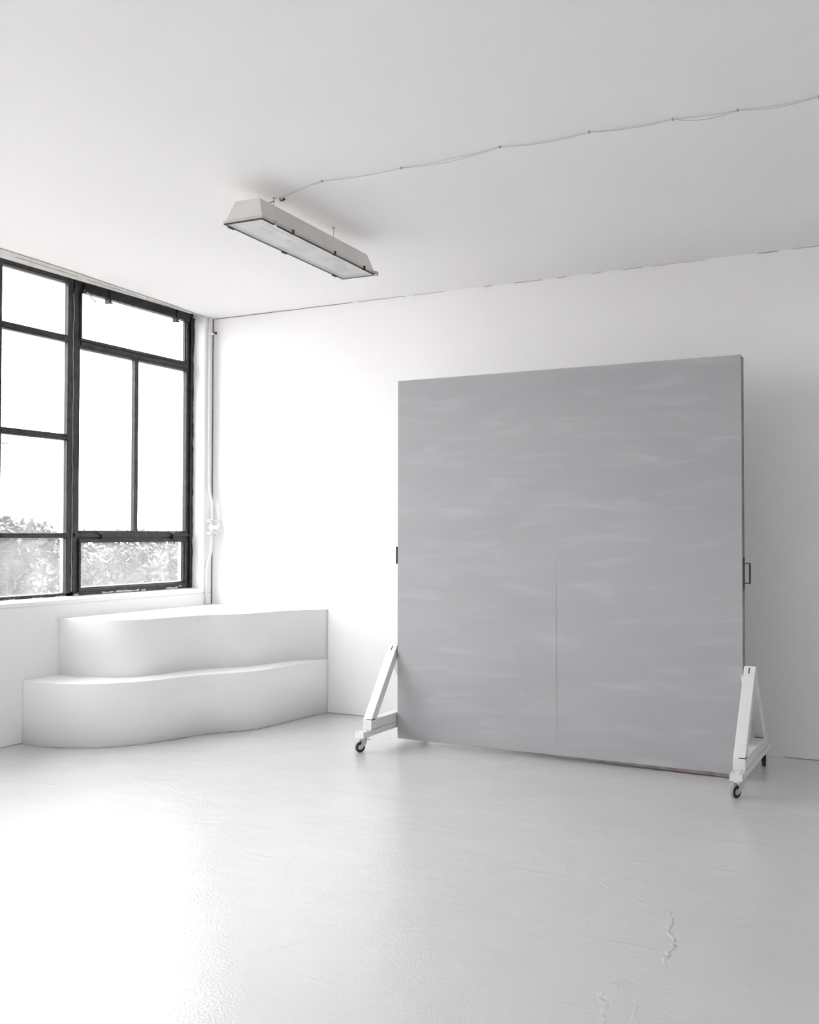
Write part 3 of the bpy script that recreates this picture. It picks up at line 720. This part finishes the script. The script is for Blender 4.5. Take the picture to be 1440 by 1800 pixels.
for a, b, c_ in (((-3.432, 4.82, 3.4375), (-3.433, 4.82, 3.41), (-3.440, 4.821, 3.386)), ((-3.430, 5.462, 3.4375), (-3.430, 5.462, 3.40), (-3.430, 5.462, 3.362))):
    bm = bmesh.new(); tube(bm, [lw_(*a), lw_(*b), lw_(*c_)], 0.0022, 8)
    lathe(bm, [(0.009, -0.004), (0.009, 0)], 10, Matrix.Translation(lw_(*a)))
    obj('hook', bm, 'clip', lt, smooth=True)
bm = bmesh.new(); tube(bm, [lw_(-3.475, 4.80, 3.335), lw_(-3.480, 4.81, 3.375), lw_(-3.473, 4.815, 3.408), lw_(-3.452, 4.82, 3.416), lw_(-3.435, 4.82, 3.418)], 0.0028, 8)
obj('wire', bm, 'gasket', lt, smooth=True)
bm = bmesh.new(); tube(bm, [lw_(-3.490, 4.80, 3.365), lw_(-3.482, 4.815, 3.388), lw_(-3.472, 4.82, 3.405)], [0.005, 0.013, 0.006], 8)
tube(bm, [lw_(-3.478, 4.82, 3.380), lw_(-3.450, 4.82, 3.400)], 0.006, 8)
obj('wire_connector', bm, 'red', lt, label='red wire connector')

# screw hook beside the light
bm = bmesh.new(); tube(bm, [(-3.404, 4.84, 3.437), (-3.404, 4.84, 3.428), (-3.392, 4.84, 3.420), (-3.380, 4.842, 3.424)], 0.0035, 8)
lathe(bm, [(0.007, -0.008), (0.010, -0.004), (0.008, 0)], 10, Matrix.Translation((-3.380, 4.842, 3.432)))
tag(obj('screw_hook', bm, 'black_metal', smooth=True), 'tiny black screw hook in the ceiling beside the hanging light', 'hook')

# ------------------------------------------------------------------ cable across the ceiling
cb = thing('ceiling_cable', 'thin grey twin cable clipped across the ceiling from the light to the right', 'cable', (-3.028, 4.70, ZC))
clips = [(-3.43, 4.822), (-3.33, 4.80), (-3.12, 4.72), (-3.028, 4.70), (-2.546, 4.725), (-1.971, 4.694), (-1.517, 4.719), (-1.124, 4.75), (-0.838, 4.784), (-0.494, 4.80), (0.1, 4.83), (0.7, 4.86)]
def strand(sag, side, r, name):
    bm = bmesh.new(); P = []
    for i, ((x0, y0), (x1, y1)) in enumerate(zip(clips, clips[1:])):
        for k in range(8):
            t = k / 8; s = math.sin(math.pi * t)
            sg = sag * (0.6 + 0.8 * ((i * 37) % 10) / 10) * (0.1 if i < 3 else 1)
            P.append((x0 + (x1 - x0) * t + 3.028, y0 + (y1 - y0) * t - 4.70 + side * s * (0.6 + ((i * 53) % 7) / 7), -0.0045 - sg * s))
    P.append((clips[-1][0] + 3.028, clips[-1][1] - 4.70, -0.0045))
    tube(bm, P, r, 6); return obj(name, bm, 'cable', cb, smooth=True)
strand(0.017, -0.004, 0.0017, 'cable_strand'); strand(0.002, 0.012, 0.0013, 'cable_strand')
for x, y in clips[3:]:
    obj('clip', boxes((x + 3.028 - 0.004, y - 4.70 - 0.006, -0.010, x + 3.028 + 0.004, y - 4.70 + 0.006, 0.0), (x + 3.028 - 0.0015, y - 4.70 - 0.012, -0.004, x + 3.028 + 0.0015, y - 4.70 - 0.004, -0.001)), 'clip', cb, 0.001)

# ------------------------------------------------------------------ outside
gm = bmesh.new(); box(gm, -70, -40, -0.45, X - WT - 0.001, 70, -0.35)
gnd = tag(obj('ground', gm, 'ground'), 'pale earth ground outside the windows', 'ground'); gnd['kind'] = 'structure'

def shrub(x, y, h, rad, n, label, seed):
    r = random.Random(seed)
    t = thing('shrub', label, 'shrub', (x, y, -0.35), 0, 'shrubs outside the window')
    bm = bmesh.new()
    for k in range(7):
        a = r.uniform(0, 6.28); q = r.uniform(0.2, 0.6) * rad
        tube(bm, [(0.04 * math.cos(a), 0.04 * math.sin(a), 0), (q * 0.5 * math.cos(a), q * 0.5 * math.sin(a), h * 0.45), (q * math.cos(a), q * math.sin(a), h * 0.85)], [0.018, 0.012, 0.005], 6)
    obj('stem', bm, 'stem', t)
    verts, faces = [], []
    blobs = [(r.uniform(-0.55, 0.55) * rad, r.uniform(-0.55, 0.55) * rad, r.uniform(0.35, 0.80) * h, r.uniform(0.3, 0.5) * rad) for _ in range(12)]
    for k in range(n):
        bx, by, bz, br = r.choice(blobs)
        d = Vector((r.gauss(0, 1), r.gauss(0, 1), r.gauss(0, 1))).normalized() * br * (0.55 + 0.5 * r.random())
        c = Vector((bx, by, bz)) + d
        if c.z < 0.1: c.z = 0.1 + r.random() * 0.4
        if c.z > h: c.z = h - r.random() * 0.2
        s = r.uniform(0.03, 0.06)
        u = Vector((r.gauss(0, 1), r.gauss(0, 1), r.gauss(0, 0.6))).normalized(); v = u.cross(Vector((r.gauss(0, 1), r.gauss(0, 1), r.gauss(0, 1)))).normalized()
        i0 = len(verts)
        verts += [c - u * s, c + v * s * 0.45, c + u * s, c - v * s * 0.45]; faces.append((i0, i0 + 1, i0 + 2, i0 + 3))
    me = bpy.data.meshes.new('foliage'); me.from_pydata([tuple(v) for v in verts], [], faces); me.materials.append(M['leaf'])
    o = bpy.data.objects.new('foliage', me); COL.objects.link(o); o.parent = t; o['kind'] = 'stuff'
spots = [(-7.9, 6.75, 2.15, 0.62, 'tallest grey green shrub behind the left window'), (-9.2, 7.85, 2.20, 0.60, 'full leafy shrub behind the middle of the left window panes'),
         (-7.9, 8.35, 1.90, 0.50, 'leafy shrub behind the black post between the windows'), (-8.9, 9.25, 1.80, 0.52, 'low shrub behind the left half of the lower right pane'),
         (-8.8, 10.5, 1.78, 0.60, 'low shrub behind the right half of the lower right pane'), (-8.5, 5.3, 2.0, 0.62, 'shrub outside just left of the view'),
         (-9.3, 12.1, 1.75, 0.7, 'farthest low shrub behind the window edge by the corner'), (-8.4, 3.6, 1.9, 0.7, 'shrub outside well left of the view')]
for i, (x, y, h, rd, lb_) in enumerate(spots): shrub(x, y, h, rd, 8500, lb_, 11 + i)

def hedge():
    r = random.Random(5); t = thing('hedge', 'pale hazy leafy hedge running along behind the shrubs outside', 'hedge', (-11.3, 11.5, -0.35))
    bm = bmesh.new()
    for k in range(16):
        y = -5.5 + k * 0.72; tube(bm, [(0, y, 0), (r.uniform(-.2, .2), y + r.uniform(-.2, .2), 0.8), (r.uniform(-.3, .3), y + r.uniform(-.4, .4), 1.6)], [0.02, 0.014, 0.006], 6)
    obj('stem', bm, 'stem', t)
    verts, faces = [], []
    for k in range(34000):
        y = r.uniform(-6, 6); top = 1.80 + 0.10 * math.sin(y * 2.3) + 0.07 * math.sin(y * 5.1 + 1)
        c = Vector((r.gauss(0, 0.28), y, top * r.random() ** 0.8)); s = r.uniform(0.035, 0.07)
        u = Vector((r.gauss(0, 1), r.gauss(0, 1), r.gauss(0, 0.6))).normalized(); v = u.cross(Vector((r.gauss(0, 1), r.gauss(0, 1), r.gauss(0, 1)))).normalized()
        i0 = len(verts); verts += [c - u * s, c + v * s * 0.5, c + u * s, c - v * s * 0.5]; faces.append((i0, i0 + 1, i0 + 2, i0 + 3))
    me = bpy.data.meshes.new('foliage'); me.from_pydata([tuple(v) for v in verts], [], faces); me.materials.append(M['leaf'])
    o = bpy.data.objects.new('foliage', me); COL.objects.link(o); o.parent = t; o['kind'] = 'stuff'
hedge()
hs = thing('house', 'faint pinkish brick house far outside behind the left window', 'house', (-20, 15, -0.35))
bm = bmesh.new(); box(bm, -5, -5.5, 0, 0, 2.9, 2.3); obj('brick_wall', bm, 'brick', hs)
bm = bmesh.new(); box(bm, -5, -5.5, 2.3, 0, 2.0, 4.0); obj('rendered_wall', bm, 'render', hs)
bm = bmesh.new(); prism(bm, [(-5.3, 4.0), (0.25, 4.0), (-2.5, 5.6)], 1, -5.7, 2.2); obj('roof', bm, 'roof', hs)
for y in (-4.4, -2.6, -0.8, 1.0):
    for z in (1.0, 2.7):
        f = obj('window', boxes((0.0, y, z, 0.05, y + 0.7, z + 0.9)), 'render', hs)
        obj('pane', boxes((0.05, y + 0.06, z + 0.06, 0.055, y + 0.64, z + 0.84)), 'dark_glass', f)

bpy.context.view_layer.update()
